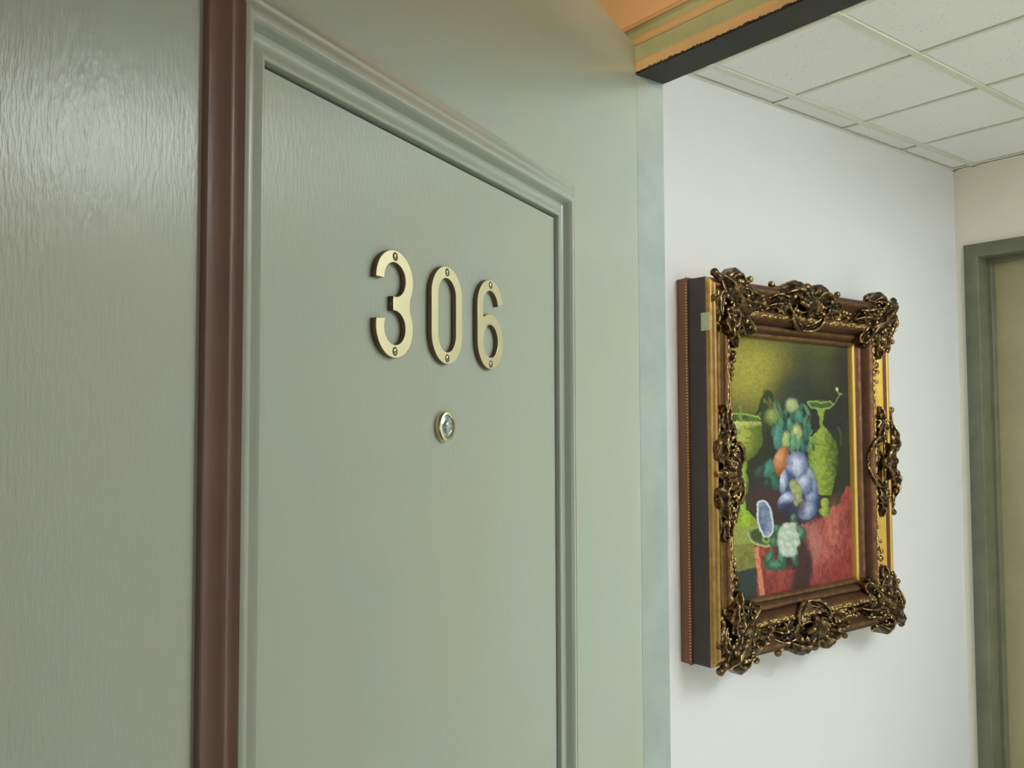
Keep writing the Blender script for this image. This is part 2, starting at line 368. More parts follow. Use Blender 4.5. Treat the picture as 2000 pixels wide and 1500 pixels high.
def digit(name, loops, u, z, label):
    cu = bpy.data.curves.new('outline', 'CURVE'); cu.dimensions = '2D'; cu.fill_mode = 'BOTH'
    for lp in loops:
        lp = clean(lp); s = cu.splines.new('POLY'); s.points.add(len(lp)-1)
        for k, (x, zz) in enumerate(lp): s.points[k].co = (x*.985, zz*.99, 0, 1)
        s.use_cyclic_u = True
    cu.extrude = .0026; cu.bevel_depth = .0005; cu.bevel_resolution = 1; cu.offset = -.0004
    tmp = bpy.data.objects.new('tmp', cu); C.objects.link(tmp)
    bpy.context.view_layer.update()
    me = bpy.data.meshes.new_from_object(tmp.evaluated_get(bpy.context.evaluated_depsgraph_get()))
    bpy.data.objects.remove(tmp)
    # curve plane xy -> door local (x, -h, z)
    me.transform(Matrix(((1, 0, 0, 0), (0, 0, -1, -.0030), (0, 1, 0, 0), (0, 0, 0, 1))))
    me.materials.clear(); me.materials.append(M['brass']); me.materials.append(M['brass_side'])
    for p in me.polygons: p.material_index = 0 if abs(p.normal.y) > .5 else 1
    o = bpy.data.objects.new(name, me); C.objects.link(o); o.parent = door; o.location = (u, 0, z); o['label'] = label
    return o
def disc_stack(rings, n=28):
    """lathe round the local -y axis: rings=[(radius, height)]"""
    V, Fs = [], []
    for r, h in rings:
        V += [(r*math.cos(2*math.pi*k/n), -h, r*math.sin(2*math.pi*k/n)) for k in range(n)]
    for i in range(len(rings)-1):
        for k in range(n): Fs.append((i*n+k, i*n+(k+1) % n, (i+1)*n+(k+1) % n, (i+1)*n+k))
    Fs.append(tuple(range(n))); Fs.append(tuple((len(rings)-1)*n+k for k in range(n)))
    return V, Fs
def screw(par, z, rot):
    V, Fs = disc_stack([(.0040, -.0001), (.0040, .00015), (.0036, .00015)], 24)
    r = mesh_obj('screw', V, Fs, M['black'], par, loc=(0, -.0061, z))
    V, Fs = disc_stack([(.0031, 0), (.0031, .0003), (.0024, .0008), (.001, .0010)], 24)
    s = mesh_obj('screw', V, Fs, M['screw'], par, loc=(0, -.0062, z)); auto_smooth(s, 50)
    # slot
    c, q = math.cos(rot), math.sin(rot)
    V = [(c*a-q*b, -h, q*a+c*b) for a in (-.0024, .0024) for b in (-.0005, .0005) for h in (.0002, .00112)]
    mesh_obj('screw', V, [(0, 1, 3, 2), (4, 6, 7, 5), (0, 4, 5, 1), (2, 3, 7, 6), (0, 2, 6, 4), (1, 5, 7, 3)], M['black'], par, loc=(0, -.0062, z))
dz = 1.6110
for nm, lp, u, lb, rots in (('number_three', [three], .6590, 'brushed brass digit 3, leftmost of the three', (1.4, .4)),
                            ('number_zero', [zero_o, zero_i], .7508, 'brushed brass digit 0 in the middle', (2.1, .9)),
                            ('number_six', [six_o, six_i], .8430, 'brushed brass digit 6, rightmost of the three', (1.2, 1.7))):
    o = digit(nm, lp, u, dz, lb)
    for zz, rt in ((.0432, rots[0]), (-.0432, rots[1])): screw(o, zz, rt)
# ---- door viewer
V, Fs = disc_stack([(.0150, 0), (.0155, .0028), (.0153, .0050), (.0143, .0065), (.0125, .0071), (.0115, .0062), (.0110, .0045)], 48)
pv = mesh_obj('door_viewer', V, Fs, M['brass'], door, loc=(.7512, 0, 1.4998)); auto_smooth(pv, 30); pv['label'] = 'round brass peephole below the digits'
V, Fs = disc_stack([(.0110, .0040), (.0108, .0056), (.0088, .0066), (.0080, .0060), (.0072, .0058)], 40)
o = mesh_obj('inner_ring', V, Fs, M['lens_ring'], pv); auto_smooth(o, 30)
V, Fs = disc_stack([(.0072, .0050), (.0070, .0066), (.0058, .0078), (.0035, .0086), (.0012, .0089)], 40)
o = mesh_obj('lens', V, Fs, M['lens'], pv); auto_smooth(o, 60)

# ================================================================== FRAMED PAINTING
PC = Vector((WX, 2.0725, 1.3925))
pic = tag(empty('framed_painting', PC), 'still life oil painting in ornate carved gilt frame on the white corridor wall', 'painting')
def mpp(a, b, h): return (h, a-PC.y, b-PC.z)
A0, A1, B0, B1 = 1.665, 2.482, .925, 1.861             # outer box
RW = .132
CA0, CA1, CB0, CB1 = A0+RW, A1-RW, B0+RW-.005, B1-RW
rect = (CA0, CA1, B0+RW, B1-RW)
# backing side in two steps, then the moulded rail
mitred('frame_back', rect, [(.05, .001), (.05, .034), (.136, .034), (.138, .031), (.136, .028), (.135, .001)], mpp, M['side_brown'], pic)
mitred('frame_side', rect, [(.05, .034), (.05, .05), (.127, .094), (.1325, .089), (.1325, .036), (.130, .034)], mpp, M['side_dark'], pic)
rp = [(0, .040), (0, .057), (.003, .061), (.009, .063), (.012, .062), (.0135, .058), (.016, .058), (.020, .066), (.027, .071), (.033, .071), (.036, .068), (.040, .074),
      (.046, .084), (.052, .092), (.060, .095), (.068, .094), (.073, .088), (.076, .081), (.082, .079), (.092, .081), (.104, .087), (.114, .095), (.120, .103),
      (.124, .106), (.129, .106), (.1325, .102), (.135, .100), (.139, .100), (.143, .096), (.145, .090), (.140, .040)]
rp = [(a*RW/.145, b) for a, b in rp]
fm = []
for i, (o_, h) in enumerate(rp):
    if o_ < .011: fm.append(1)
    elif .066 <= o_ < .096: fm.append(1)
    elif .108 < o_: fm.append(1)
    else: fm.append(0)
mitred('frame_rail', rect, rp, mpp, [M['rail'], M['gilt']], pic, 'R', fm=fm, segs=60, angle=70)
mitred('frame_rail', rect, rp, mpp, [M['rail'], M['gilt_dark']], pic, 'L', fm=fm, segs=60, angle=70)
mitred('frame_rail', rect, rp, mpp, [M['rail'], M['gilt']], pic, 'TB', segs=60, angle=70)  # top and bottom kept brown: their weaker light is put into the colour
# beads along the back edge
def ball(V, Fs, c, r, n=6, m_=4, sc=(1, 1, 1)):
    k = len(V)
    for i in range(m_+1):
        ph = math.pi*i/m_
        for j in range(n):
            t = 2*math.pi*j/n
            V.append((c[0]+r*sc[0]*math.cos(ph), c[1]+r*sc[1]*math.sin(ph)*math.cos(t), c[2]+r*sc[2]*math.sin(ph)*math.sin(t)))
    for i in range(m_):
        for j in range(n): Fs.append((k+i*n+j, k+i*n+(j+1) % n, k+(i+1)*n+(j+1) % n, k+(i+1)*n+j))
V, Fs = [], []
z = B0+.01
while z < B1-.01:
    ball(V, Fs, mpp(A0-.006, z, .0330), .0022); z += .0075
tag(mesh_obj('bead_row', V, Fs, M['gilt'], pic, True), kind='stuff')

# ---- ornament kit, coordinates (p along, q outward, h)
class Kit:
    def __init__(s): s.V, s.F = [], []
    def tube(s, pts, rad, n=10, flat=1.0):
        P = [Vector(p) for p in pts]; k0 = len(s.V)
        for i, p in enumerate(P):
            t = (P[min(i+1, len(P)-1)]-P[max(i-1, 0)]).normalized()
            side = t.cross(Vector((0, 0, 1)))
            if side.length < 1e-4: side = Vector((1, 0, 0))
            side.normalize(); upv = side.cross(t).normalized()
            r = (rad[i] if isinstance(rad, (list, tuple)) else rad)*1.12
            for j in range(n):
                a = 2*math.pi*j/n; s.V.append(tuple(p+side*math.cos(a)*r+upv*math.sin(a)*r*flat))
        for i in range(len(P)-1):
            for j in range(n):
                s.F.append((k0+i*n+j, k0+i*n+(j+1) % n, k0+(i+1)*n+(j+1) % n, k0+(i+1)*n+j))
        s.F.append(tuple(k0+j for j in range(n))[::-1]); s.F.append(tuple(k0+(len(P)-1)*n+j for j in range(n)))
    def ball(s, c, r, sq=1.0, n=14, m_=8):
        k = len(s.V)
        for i in range(m_+1):
            ph = math.pi*i/m_; rr = max(r*math.sin(ph), 1e-4)
            for j in range(n):
                t = 2*math.pi*j/n; s.V.append((c[0]+rr*math.cos(t), c[1]+rr*math.sin(t), c[2]+r*sq*math.cos(ph)))
        for i in range(m_):
            for j in range(n): s.F.append((k+i*n+j, k+i*n+(j+1) % n, k+(i+1)*n+(j+1) % n, k+(i+1)*n+j))
        s.F.append(tuple(k+j for j in range(n))[::-1]); s.F.append(tuple(k+m_*n+j for j in range(n)))
    def leaf(s, spine, width, thick=.008, lobes=4, rib=.003, n=28, m_=14, dome=.010):
        """acanthus leaf along a spine of (p,q,h); width(t) profile with lobed edge, ribs and a domed back"""
        sp_ = [Vector(p) for p in spine]
        def at(t):
            f = t*(len(sp_)-1); i = min(int(f), len(sp_)-2); u = f-i
            p0 = sp_[max(i-1, 0)]; p1 = sp_[i]; p2 = sp_[i+1]; p3 = sp_[min(i+2, len(sp_)-1)]
            return .5*((2*p1)+(-p0+p2)*u+(2*p0-5*p1+4*p2-p3)*u*u+(-p0+3*p1-3*p2+p3)*u**3)
        k0 = len(s.V); top, bot = [], []
        for i in range(n+1):
            t = i/n; c = at(t); tg = (at(min(t+.02, 1))-at(max(t-.02, 0))); tg.z = 0; tg.normalize()
            sd = Vector((-tg.y, tg.x, 0))
            w_ = 1.15*width*math.sin(math.pi*min(1, (t*.94+.03)))**.7*(1-.25*t)*(1+.20*math.sin(t*lobes*2*math.pi))+.001
            for j in range(m_+1):
                v = j/m_*2-1
                lob = 1
                h = 1.25*dome*(1-v*v)+1.1*rib*math.cos(v*math.pi*2+0)*(1-abs(v)*.3)+.0018*math.sin(t*lobes*2*math.pi+abs(v)*3)
                q = c+sd*v*w_*.5-tg*abs(v)*w_*.18
                top.append((q.x, q.y, c.z+h)); bot.append((q.x, q.y, c.z-thick))
        nn = (n+1)*(m_+1); s.V += top+bot; W = m_+1
        for i in range(n):
            for j in range(m_):
                a = k0+i*W+j; s.F.append((a, a+1, a+W+1, a+W)); b = a+nn; s.F.append((b, b+W, b+W+1, b+1))
        for i in range(n):
            for j in (0, m_):
                a = k0+i*W+j; s.F.append((a, a+W, a+W+nn, a+nn) if j == 0 else (a, a+nn, a+W+nn, a+W))
        for j in range(m_):
            for i in (0, n):
                a = k0+i*W+j; s.F.append((a, a+nn, a+1+nn, a+1) if i == 0 else (a, a+1, a+1+nn, a+nn))
    def spiral(s, c, r0, r1, a0, turns, rad0, rad1, h0, h1, n=36, flat=1.0):
        pts, rr = [], []
        for i in range(n+1):
            t = i/n; a = math.radians(a0)+turns*2*math.pi*t; r = r0+(r1-r0)*t**.9
            pts.append((c[0]+r*math.cos(a), c[1]+r*math.sin(a), h0+(h1-h0)*t)); rr.append(rad0+(rad1-rad0)*t)
        s.tube(pts, rr, flat=flat)
    def build(s, name, voxel):
        rnd = random.Random(3)
        me = bpy.data.meshes.new(name); me.from_pydata(s.V, [], s.F)
        bm = bmesh.new(); bm.from_mesh(me); bmesh.ops.recalc_face_normals(bm, faces=bm.faces); bm.to_mesh(me); bm.free()
        o = bpy.data.objects.new('tmp', me); C.objects.link(o)
        r = o.modifiers.new('r', 'REMESH'); r.mode = 'VOXEL'; r.voxel_size = voxel; r.use_smooth_shade = True
        sm = o.modifiers.new('s', 'SMOOTH'); sm.factor = .5; sm.iterations = 1
        bpy.context.view_layer.update()
        out = bpy.data.meshes.new_from_object(o.evaluated_get(bpy.context.evaluated_depsgraph_get()))
        cos = [v.co.copy() for v in out.vertices]; nos = [v.normal.copy() for v in out.vertices]
        flat = []
        for c_, n_ in zip(cos, nos): flat += list(c_+n_*(noise.noise(c_*110)*.0009+noise.noise(c_*320)*.0003))
        out.vertices.foreach_set('co', flat); out.update()
        bpy.data.objects.remove(o)
        out.materials.clear(); out.materials.append(M['ornament'])
        out.polygons.foreach_set('use_smooth', [True]*len(out.polygons))
        out.name = name; return out
def arc(c, r, a0, a1, h, n=14, rq=None, h1=None):
    rq = rq or r; h1 = h if h1 is None else h1
    return [(c[0]+r*math.cos(math.radians(a0+(a1-a0)*i/n)), c[1]+rq*math.sin(math.radians(a0+(a1-a0)*i/n)), h+(h1-h)*i/n) for i in range(n+1)]

# corner: origin at the outer corner, p and q positive outward
K = Kit()
K.leaf([(-.125, -.125, .082), (-.09, -.09, .092), (-.05, -.05, .108), (-.015, -.015, .112), (.004, .004, .100)], .066, .018, 3, .0055, dome=.012)
K.ball((.016, .012, .098), .0105); K.tube([(-.01, -.012, .1), (.006, .002, .102), (.014, .010, .098)], [.011, .009, .008])
K.ball((-.052, -.052, .121), .010, .8)
for sw in (0, 1):
    def T(L): return [((q, p, h) if sw else (p, q, h)) for (p, q, h) in L]
    def TP(p): return (p[1], p[0], p[2]) if sw else p
    # outer lobe swelling beyond the edge, then waist and end knob
    K.leaf(T([(-.020, -.018, .098), (.008, -.040, .101), (.012, -.066, .098), (-.002, -.092, .094)]), .034, .03, 2, .003, dome=.010)
    K.tube(T([(.000, -.022, .096), (.014, -.036, .098), (.018, -.055, .097), (.013, -.074, .095), (.001, -.092, .093), (.003, -.106, .093)]), [.007, .009, .010, .009, .007, .006], flat=1.3)
    K.ball(TP((.010, -.112, .094)), .0085)
    K.ball(TP((-.006, -.046, .117)), .0065)
    # inner leaf flowing along the rail
    K.leaf(T([(-.045, -.050, .100), (-.052, -.090, .100), (-.050, -.130, .096), (-.058, -.168, .088)]), .042, .03, 4, .0032, dome=.011)
    K.leaf(T([(-.020, -.070, .106), (-.026, -.100, .107), (-.032, -.132, .104), (-.030, -.150, .100)]), .026, .02, 3, .0025, dome=.008)
    # volutes
    cc = TP((-.078, -.040, 0))
    K.spiral(cc, .003, .019, 20 if not sw else 70, 1.35*(1 if not sw else -1), .0035, .0055, .116, .100)
    K.ball((cc[0], cc[1], .116), .0058)
    cc = TP((-.030, -.088, 0))
    K.spiral(cc, .002, .013, 200 if not sw else 250, 1.2*(1 if not sw else -1), .003, .004, .118, .108)
    K.tube(T(arc((-.095, -.075), .030, 100, 250, .094, h1=.088)), [.003+.0025*math.sin(math.pi*i/14) for i in range(15)])
    K.tube(T(arc((-.118, -.040), .022, -60, 120, .084, rq=.026)), [.004]*15)
    # small flowers trailing down the cove
    for i, (pp, qq, r) in enumerate(((-.055, -.185, .009), (-.066, -.198, .007), (-.050, -.205, .0075), (-.060, -.218, .0075), (-.054, -.234, .006), (-.060, -.246, .0048), (-.068, -.180, .007), (-.044, -.176, .007))):
        K.ball(TP((pp, qq, .078 if pp < -.057 else .083)), r, .9)
        for a in range(5):
            K.ball(TP((pp+r*.85*math.cos(a*1.257), qq+r*.85*math.sin(a*1.257), .077 if pp < -.057 else .082)), r*.48, .8, 8, 5)
for a, b, c_ in ((-.100, -.085, .105), (-.085, -.100, .105), (-.112, -.104, .098), (-.104, -.112, .098), (-.030, -.012, .118), (-.012, -.030, .118), (-.068, -.030, .112), (-.030, -.068, .112), (-.088, -.062, .110), (-.062, -.088, .110)):
    K.ball((a, b, c_), .0062, .9, 10, 6)
for sw in (0, 1):
    TP = lambda p: (p[1], p[0], p[2]) if sw else p
    for a_, b_, h_, r_ in ((-.020, -.060, .116, .004), (-.012, -.078, .112, .004), (-.046, -.078, .116, .0045), (-.054, -.098, .112, .004), (-.044, -.116, .110, .004), (-.058, -.134, .104, .0042), (-.038, -.142, .108, .0035), (-.004, -.064, .112, .004), (-.066, -.112, .104, .004)):
        K.ball(TP((a_, b_, h_)), r_, .9, 10, 6)
    K.tube([TP(p) for p in ((-.048, -.060, .113), (-.053, -.090, .113), (-.052, -.125, .108), (-.058, -.160, .099))], [.0030, .0028, .0024, .0018])
    K.tube([TP(p) for p in ((-.018, -.030, .112), (.000, -.046, .113), (.002, -.066, .109), (-.004, -.086, .104))], [.0034, .0030, .0026, .002])
corner_me = K.build('corner_ornament', .0019)

# centre cartouche: origin on the outer edge at mid-rail
K = Kit()
for a in (-52, -35, -18, 0, 18, 35, 52):             # shell flutes fanning outward
    ar = math.radians(a)
    K.tube([(math.sin(ar)*r, -.066+math.cos(ar)*r, h) for r, h in ((.006, .104), (.020, .118), (.036, .121), (.048, .112), (.054, .100))], [.003, .0052, .0068, .0072, .0055], flat=1.1)
K.ball((0, -.062, .106), .011)
K.ball((0, .010, .098), .0125); K.ball((0, -.006, .112), .0085)
K.tube([(0, -.02, .100), (0, -.004, .100), (0, .008, .098)], [.018, .014, .010])
K.leaf([(-.05, -.050, .076), (0, -.056, .084), (.05, -.050, .076)], .080, .03, 2, .002, dome=.008)
for sx in (-1, 1):
    X = lambda L: [(p*sx, q, h) for (p, q, h) in L]
    # inner C scroll, bright rim
    K.tube(X([(.004, -.104, .078), (.016, -.106, .084), (.032, -.104, .092), (.050, -.094, .098), (.062, -.078, .102), (.064, -.062, .104), (.056, -.052, .106), (.048, -.056, .107)]), [.003, .004, .0048, .0052, .0050, .0046, .004, .0035])
    K.leaf(X([(.010, -.092, .080), (.030, -.086, .088), (.048, -.072, .094), (.056, -.060, .098)]), .022, .02, 2, .002, dome=.006)
    K.ball((sx*.052, -.058, .108), .0052)
    # outer bulging acanthus
    K.leaf(X([(.018, -.022, .102), (.040, -.004, .108), (.066, -.004, .106), (.094, -.016, .100)]), .042, .03, 3, .0035, dome=.012)
    K.tube(X([(.020, .002, .098), (.034, .011, .098), (.052, .015, .098), (.070, .010, .097), (.090, .001, .095), (.112, -.004, .094), (.128, .000, .093)]), [.006, .009, .010, .009, .007, .006, .005], flat=1.2)
    K.ball((sx*.132, .006, .094), .0088)
    K.ball((sx*.074, -.024, .119), .0060); K.ball((sx*.088, -.044, .110), .0055)
    K.spiral((sx*.082, -.046), .002, .014, 90, 1.2*sx, .003, .0045, .110, .100)
    K.leaf(X([(.066, -.058, .092), (.092, -.050, .096), (.116, -.044, .092), (.142, -.052, .084)]), .036, .03, 4, .003, dome=.009)
    K.leaf(X([(.085, -.026, .102), (.105, -.020, .102), (.126, -.022, .098), (.146, -.032, .092)]), .024, .02, 3, .0025, dome=.007)
    K.tube(X(arc((.030, -.040), .020, 190, 350, .108, h1=.104)), [.003]*15)
centre_me = K.build('centre_ornament', .0019)

def place(me, mat3, org, name, k=1.0):
    mm = me.copy(); Mx = (mat3 @ Matrix(((k, 0, 0), (0, 1, 0), (0, 0, 1)))).to_4x4(); Mx.translation = Vector(org); mm.transform(Mx)
    if mat3.determinant() < 0: mm.flip_normals()
    o = bpy.data.objects.new(name, mm); C.objects.link(o); o.parent = pic; return o
# local axes of the picture: x = h, y = along wall, z = up ; columns = images of p, q, h
def ax(py, pz, qy, qz): return Matrix(((0, 0, 1), (py, qy, 0), (pz, qz, 0)))
cornr = {(1, 1): 'corner ornament with knobbed tip at upper right', (-1, 1): 'corner ornament at upper left', (1, -1): 'corner ornament with knobbed tip at lower right', (-1, -1): 'corner ornament at lower left, brightest gilt'}
for (sa, sb), lb in cornr.items():
    o = place(corner_me, ax(sa, 0, 0, sb), mpp(A1+.018 if sa > 0 else A0+.043, B1 if sb > 0 else B0, 0), 'corner_ornament', 1.12); o['label'] = lb
mid_a, mid_b = (A0+A1)/2, (B0+B1)/2
for py, pz, qy, qz, a, b, lb in ((0, 1, 1, 0, A1+.010, mid_b, 'shell ornament on right rail'), (0, -1, -1, 0, A0+.031, mid_b-.01, 'shell ornament on left rail'),
                                 (1, 0, 0, 1, mid_a, B1, 'shell ornament on top rail'), (-1, 0, 0, -1, mid_a, B0, 'shell ornament on bottom rail')):
    o = place(centre_me, ax(py, pz, qy, qz), mpp(a, b, 0), 'centre_ornament', 1.15); o['label'] = lb
# ---- carved leaf-and-bead band on each rail's inner ridge
rr = random.Random(5)
for s in 'LRTB':
    V, Fs = [], []
    vert = s in 'LR'; o_ = .056
    fixed = {'L': CA0-o_, 'R': CA1+o_, 'T': rect[3]+o_, 'B': rect[2]-o_}[s]
    lo, hi = (rect[2]-.04, rect[3]+.04) if vert else (rect[0]-.04, rect[1]+.04)
    t = lo
    while t < hi:
        for k in range(2):
            j = rr.uniform(-.005, .005); r = rr.uniform(.0022, .0045); tt = t+rr.uniform(-.003, .003)
            c = mpp(fixed+j, tt, .0945) if vert else mpp(tt, fixed+j, .0945)
            sc = (.8, .7, 1.5) if vert else (.8, 1.5, .7)
            ball(V, Fs, c, r, 8, 5, sc)
        t += .0072 if rr.random() > .25 else .018
    # low relief sprigs scattered in the cove
    t = lo+.02
    while t < hi-.02 and not vert:
        for k in range(2 if vert else 3):
            oo = rr.uniform(.072, .108)*RW/.145; r = rr.uniform(.0022, .0052); tt = t+rr.uniform(-.004, .004)
            if vert and .30 < abs((t-(lo+hi)/2)/(hi-lo)) < .36: continue
            if vert and .20 < abs((t-(lo+hi)/2)/(hi-lo)) <= .30: continue
            hq = .080+max(0, (oo-.080))*.35
            f2 = {'L': rect[0]-oo, 'R': rect[1]+oo, 'T': rect[3]+oo, 'B': rect[2]-oo}[s]
            c = mpp(f2, tt, hq) if vert else mpp(tt, f2, hq)
            ball(V, Fs, c, r, 8, 5, (.7, rr.uniform(.7, 1.6), rr.uniform(.7, 1.6)))
        t += rr.uniform(.006, .016)
    bo = mesh_obj('carved_band', V, Fs, M['fleck'], pic, True); tag(bo, kind='stuff')
boxes('side_tag', [(.076, .101, -.0015, .0005, -.022, .022)], M['tag'], pic, .0004, mpp(A0-.0008, 1.7515, 0))['label'] = 'small pale green tag on frame side'

# ---- the canvas, painted per vertex
def paint(X, Y):
    """X, Y: numpy arrays in painting units (778 wide study sheet, 1500 high); returns linear rgb"""
    n = X.size; col = np.zeros((n, 3)); rng = np.random.default_rng(4)
    def L(c):
        c = np.array(c, float)/255; return np.where(c > .04045, ((c+.055)/1.055)**2.4, c/12.92)
    # lattice noise
    def vn(sx, sy, seed, ox=0):
        r = np.random.default_rng(seed); G = r.random((64, 64))
        x = X/sx+ox; y = Y/sy; xi = np.floor(x).astype(int); yi = np.floor(y).astype(int); fx = x-xi; fy = y-yi
        fx = fx*fx*(3-2*fx); fy = fy*fy*(3-2*fy); g = lambda a, b: G[a % 64, b % 64]
        return (g(xi, yi)*(1-fx)+g(xi+1, yi)*fx)*(1-fy)+(g(xi, yi+1)*(1-fx)+g(xi+1, yi+1)*fx)*fy
    n1 = vn(30, 30, 1); n2 = vn(12, 12, 2); n3 = vn(70, 70, 3); n4 = vn(9, 26, 4)
    X = X+9*(n1-.5)+4*(n2-.5); Y = Y+8*(vn(28, 28, 11)-.5)+4*(vn(11, 11, 12)-.5)
    def bl(mask, c, k=None):
        nonlocal col
        c = L(c) if not isinstance(c, np.ndarray) else c
        col = col*(1-mask[:, None])+c*mask[:, None]
    def sm(e0, e1, v):
        t = np.clip((v-e0)/(e1-e0), 0, 1); return t*t*(3-2*t)
    def el(cx, cy, rx, ry, soft=.12, rot=0, wob=0):
        a = math.radians(rot); dx = X-cx; dy = Y-cy
        u = (dx*math.cos(a)+dy*math.sin(a))/rx; v = (-dx*math.sin(a)+dy*math.cos(a))/ry
        r = np.sqrt(u*u+v*v)+wob*(n1-.5)+wob*.6*(n2-.5); return 1-sm(1-soft, 1+soft, r)
    def poly(pts, soft=4, wob=0):
        pts = np.array(pts, float); ins = np.zeros(n, bool); dm = np.full(n, 1e9)
        xx = X+wob*(n1-.5); yy = Y+wob*(n2-.5)
        for i in range(len(pts)):
            x0, y0 = pts[i]; x1, y1 = pts[(i+1) % len(pts)]
            with np.errstate(all='ignore'):
                c = ((y0 > yy) != (y1 > yy)) & (xx < (x1-x0)*(yy-y0)/((y1-y0) if y1 != y0 else 1e-9)+x0)
            ins ^= c
            t = np.clip(((xx-x0)*(x1-x0)+(yy-y0)*(y1-y0))/((x1-x0)**2+(y1-y0)**2+1e-9), 0, 1)
            dm = np.minimum(dm, np.hypot(xx-x0-t*(x1-x0), yy-y0-t*(y1-y0)))
        sd = np.where(ins, dm, -dm); return sm(-soft, soft, sd)
    def line(pts, w_, soft=2.5):
        dm = np.full(n, 1e9)
        for (x0, y0), (x1, y1) in zip(pts[:-1], pts[1:]):
            t = np.clip(((X-x0)*(x1-x0)+(Y-y0)*(y1-y0))/((x1-x0)**2+(y1-y0)**2+1e-9), 0, 1)
            dm = np.minimum(dm, np.hypot(X-x0-t*(x1-x0), Y-y0-t*(y1-y0)))
        return 1-sm(w_-soft, w_+soft, dm)
    def shade(mask, lightc, darkc, f): bl(mask, L(lightc)*f[:, None]+L(darkc)*(1-f[:, None]))
    # background
    bl(np.ones(n), (52, 54, 48))
    g = np.clip(1-np.hypot((X-170)/330, (Y-240)/400), 0, 1)
    bl(sm(0, .85, g), (150, 146, 58)); bl(.5*sm(.4, .95, g), (168, 168, 66))
    bl(.55*(1-sm(60, 230, Y)), (110, 112, 50)); bl(.45*sm(330, 600, X)*(1-sm(520, 700, X))*(1-sm(250, 420, Y)), (96, 106, 60))
    bl(.8*sm(600, 705, X), (48, 50, 52))
    bl(.75*el(400, 400, 110, 120, .6), (50, 60, 54))
    bl(sm(430, 560, Y)*sm(200, 330, X), (46, 50, 50)); bl(sm(540, 640, Y)*.8, (48, 54, 44))
    bl(.7*el(360, 930, 190, 110, .5), (78, 50, 54))
    # table and block on the left
    bl(poly([(0, 1075), (230, 1065), (235, 1170), (0, 1200)], 6), (146, 156, 78))
    shade(poly([(0, 1195), (185, 1170), (215, 1300), (0, 1345)], 5), (150, 152, 72), (106, 110, 54), n3*.5+n1*.5)
    bl(poly([(0, 1335), (215, 1300), (240, 1520), (0, 1520)], 5), (50, 64, 64))
    # red cloth
    shade(poly([(185, 1180), (300, 1185), (470, 1060), (560, 1030), (640, 960), (680, 880), (730, 860), (730, 1500), (215, 1500)], 5, 10), (176, 84, 78), (104, 42, 44), np.clip(n4*.7+n1*.5-.05, 0, 1))
    bl(.55*el(590, 1120, 50, 130, .9, 12)*(.4+n4), (196, 122, 110)); bl(.5*el(500, 1160, 35, 110, .8, -8), (196, 140, 130))
    bl(.5*el(640, 1330, 60, 60, .9), (150, 60, 62)); bl(.55*sm(1290, 1480, Y)*sm(180, 240, X), (112, 48, 52))
    bl(poly([(188, 1200), (212, 1190), (242, 1450), (222, 1460)], 4), (206, 132, 100))
    bl(.95*poly([(300, 1200), (470, 1120), (492, 1280), (480, 1440), (380, 1450), (400, 1320), (300, 1290)], 22, 20), (62, 46, 50))
    bl(.85*poly([(300, 960), (520, 960), (560, 1030), (470, 1075), (300, 1080)], 14, 16), (62, 50, 56))
    # goblet
    shade(el(110, 520, 112, 28, .1), (84, 118, 60), (54, 74, 40), n1)
    bl(line([(0, 505), (60, 497), (150, 497), (215, 510), (228, 522)], 4), (146, 190, 84))
    f = np.clip(1.1-np.hypot((X-120)/110, (Y-610)/150)+.35*(n1-.5), 0, 1)
    gm = poly([(0, 535), (234, 535), (240, 600), (236, 660), (206, 712), (160, 744), (90, 748), (0, 720)], 4, 5)
    shade(gm, (166, 180, 74), (88, 106, 38), sm(.05, .9, f)); bl(gm*.8*(1-sm(545, 566, Y)), (196, 206, 110))
    bl(gm*sm(.62, .72, n2)*.5, (74, 90, 34)); bl(gm*.5*el(215, 620, 26, 70, .6), (84, 110, 40)); bl(gm*el(75, 560, 32, 22, .9)*.7, (222, 226, 166))
    bl(line([(125, 455), (128, 535)], 6), (126, 150, 62))
    shade(poly([(108, 744), (160, 744), (160, 772), (150, 800), (168, 840), (160, 890), (148, 950), (150, 1010), (120, 1010), (122, 940), (112, 880), (104, 830), (118, 796), (104, 772)], 3), (164, 200, 66), (82, 110, 36), np.clip(1-np.abs(X-128)/34, 0, 1))
    shade(poly([(80, 1080), (92, 1040), (120, 1008), (160, 1004), (190, 1034), (212, 1072), (150, 1092)], 3), (156, 190, 50), (96, 126, 38), np.clip(1-np.abs(X-140)/80+.3*(n2-.5), 0, 1))
    # ewer
    ew = poly([(506, 452), (530, 470), (546, 510), (546, 555), (520, 590), (490, 620), (476, 690), (478, 760), (500, 840), (528, 920), (600, 920), (622, 840), (640, 760), (640, 690), (624, 630), (596, 590), (566, 555), (560, 510), (572, 470), (600, 452)], 4, 3)
    shade(ew, (140, 166, 66), (54, 76, 34), np.clip(1.15-np.abs(X-535)/95+.5*(n2-.5), 0, 1))
    bl(ew*.6*sm(600, 650, X), (50, 66, 40)); bl(ew*.5*line([(478, 650), (640, 655)], 5), (90, 120, 40))
    bl(el(552, 440, 74, 24, .1), (74, 100, 48)); bl(line([(482, 430), (500, 422), (556, 432), (600, 420), (624, 440), (600, 456), (540, 462), (500, 456), (482, 430)], 3.5), (140, 172, 100))
    bl(line([(620, 440), (650, 385), (640, 350)], 3), (110, 140, 74)); bl(el(641, 358, 7, 12, .4), (190, 210, 130)); bl(el(655, 380, 12, 5, .4), (130, 156, 90))
    bl(.6*line([(640, 560), (662, 610), (650, 660)], 5, 5), (80, 110, 60))
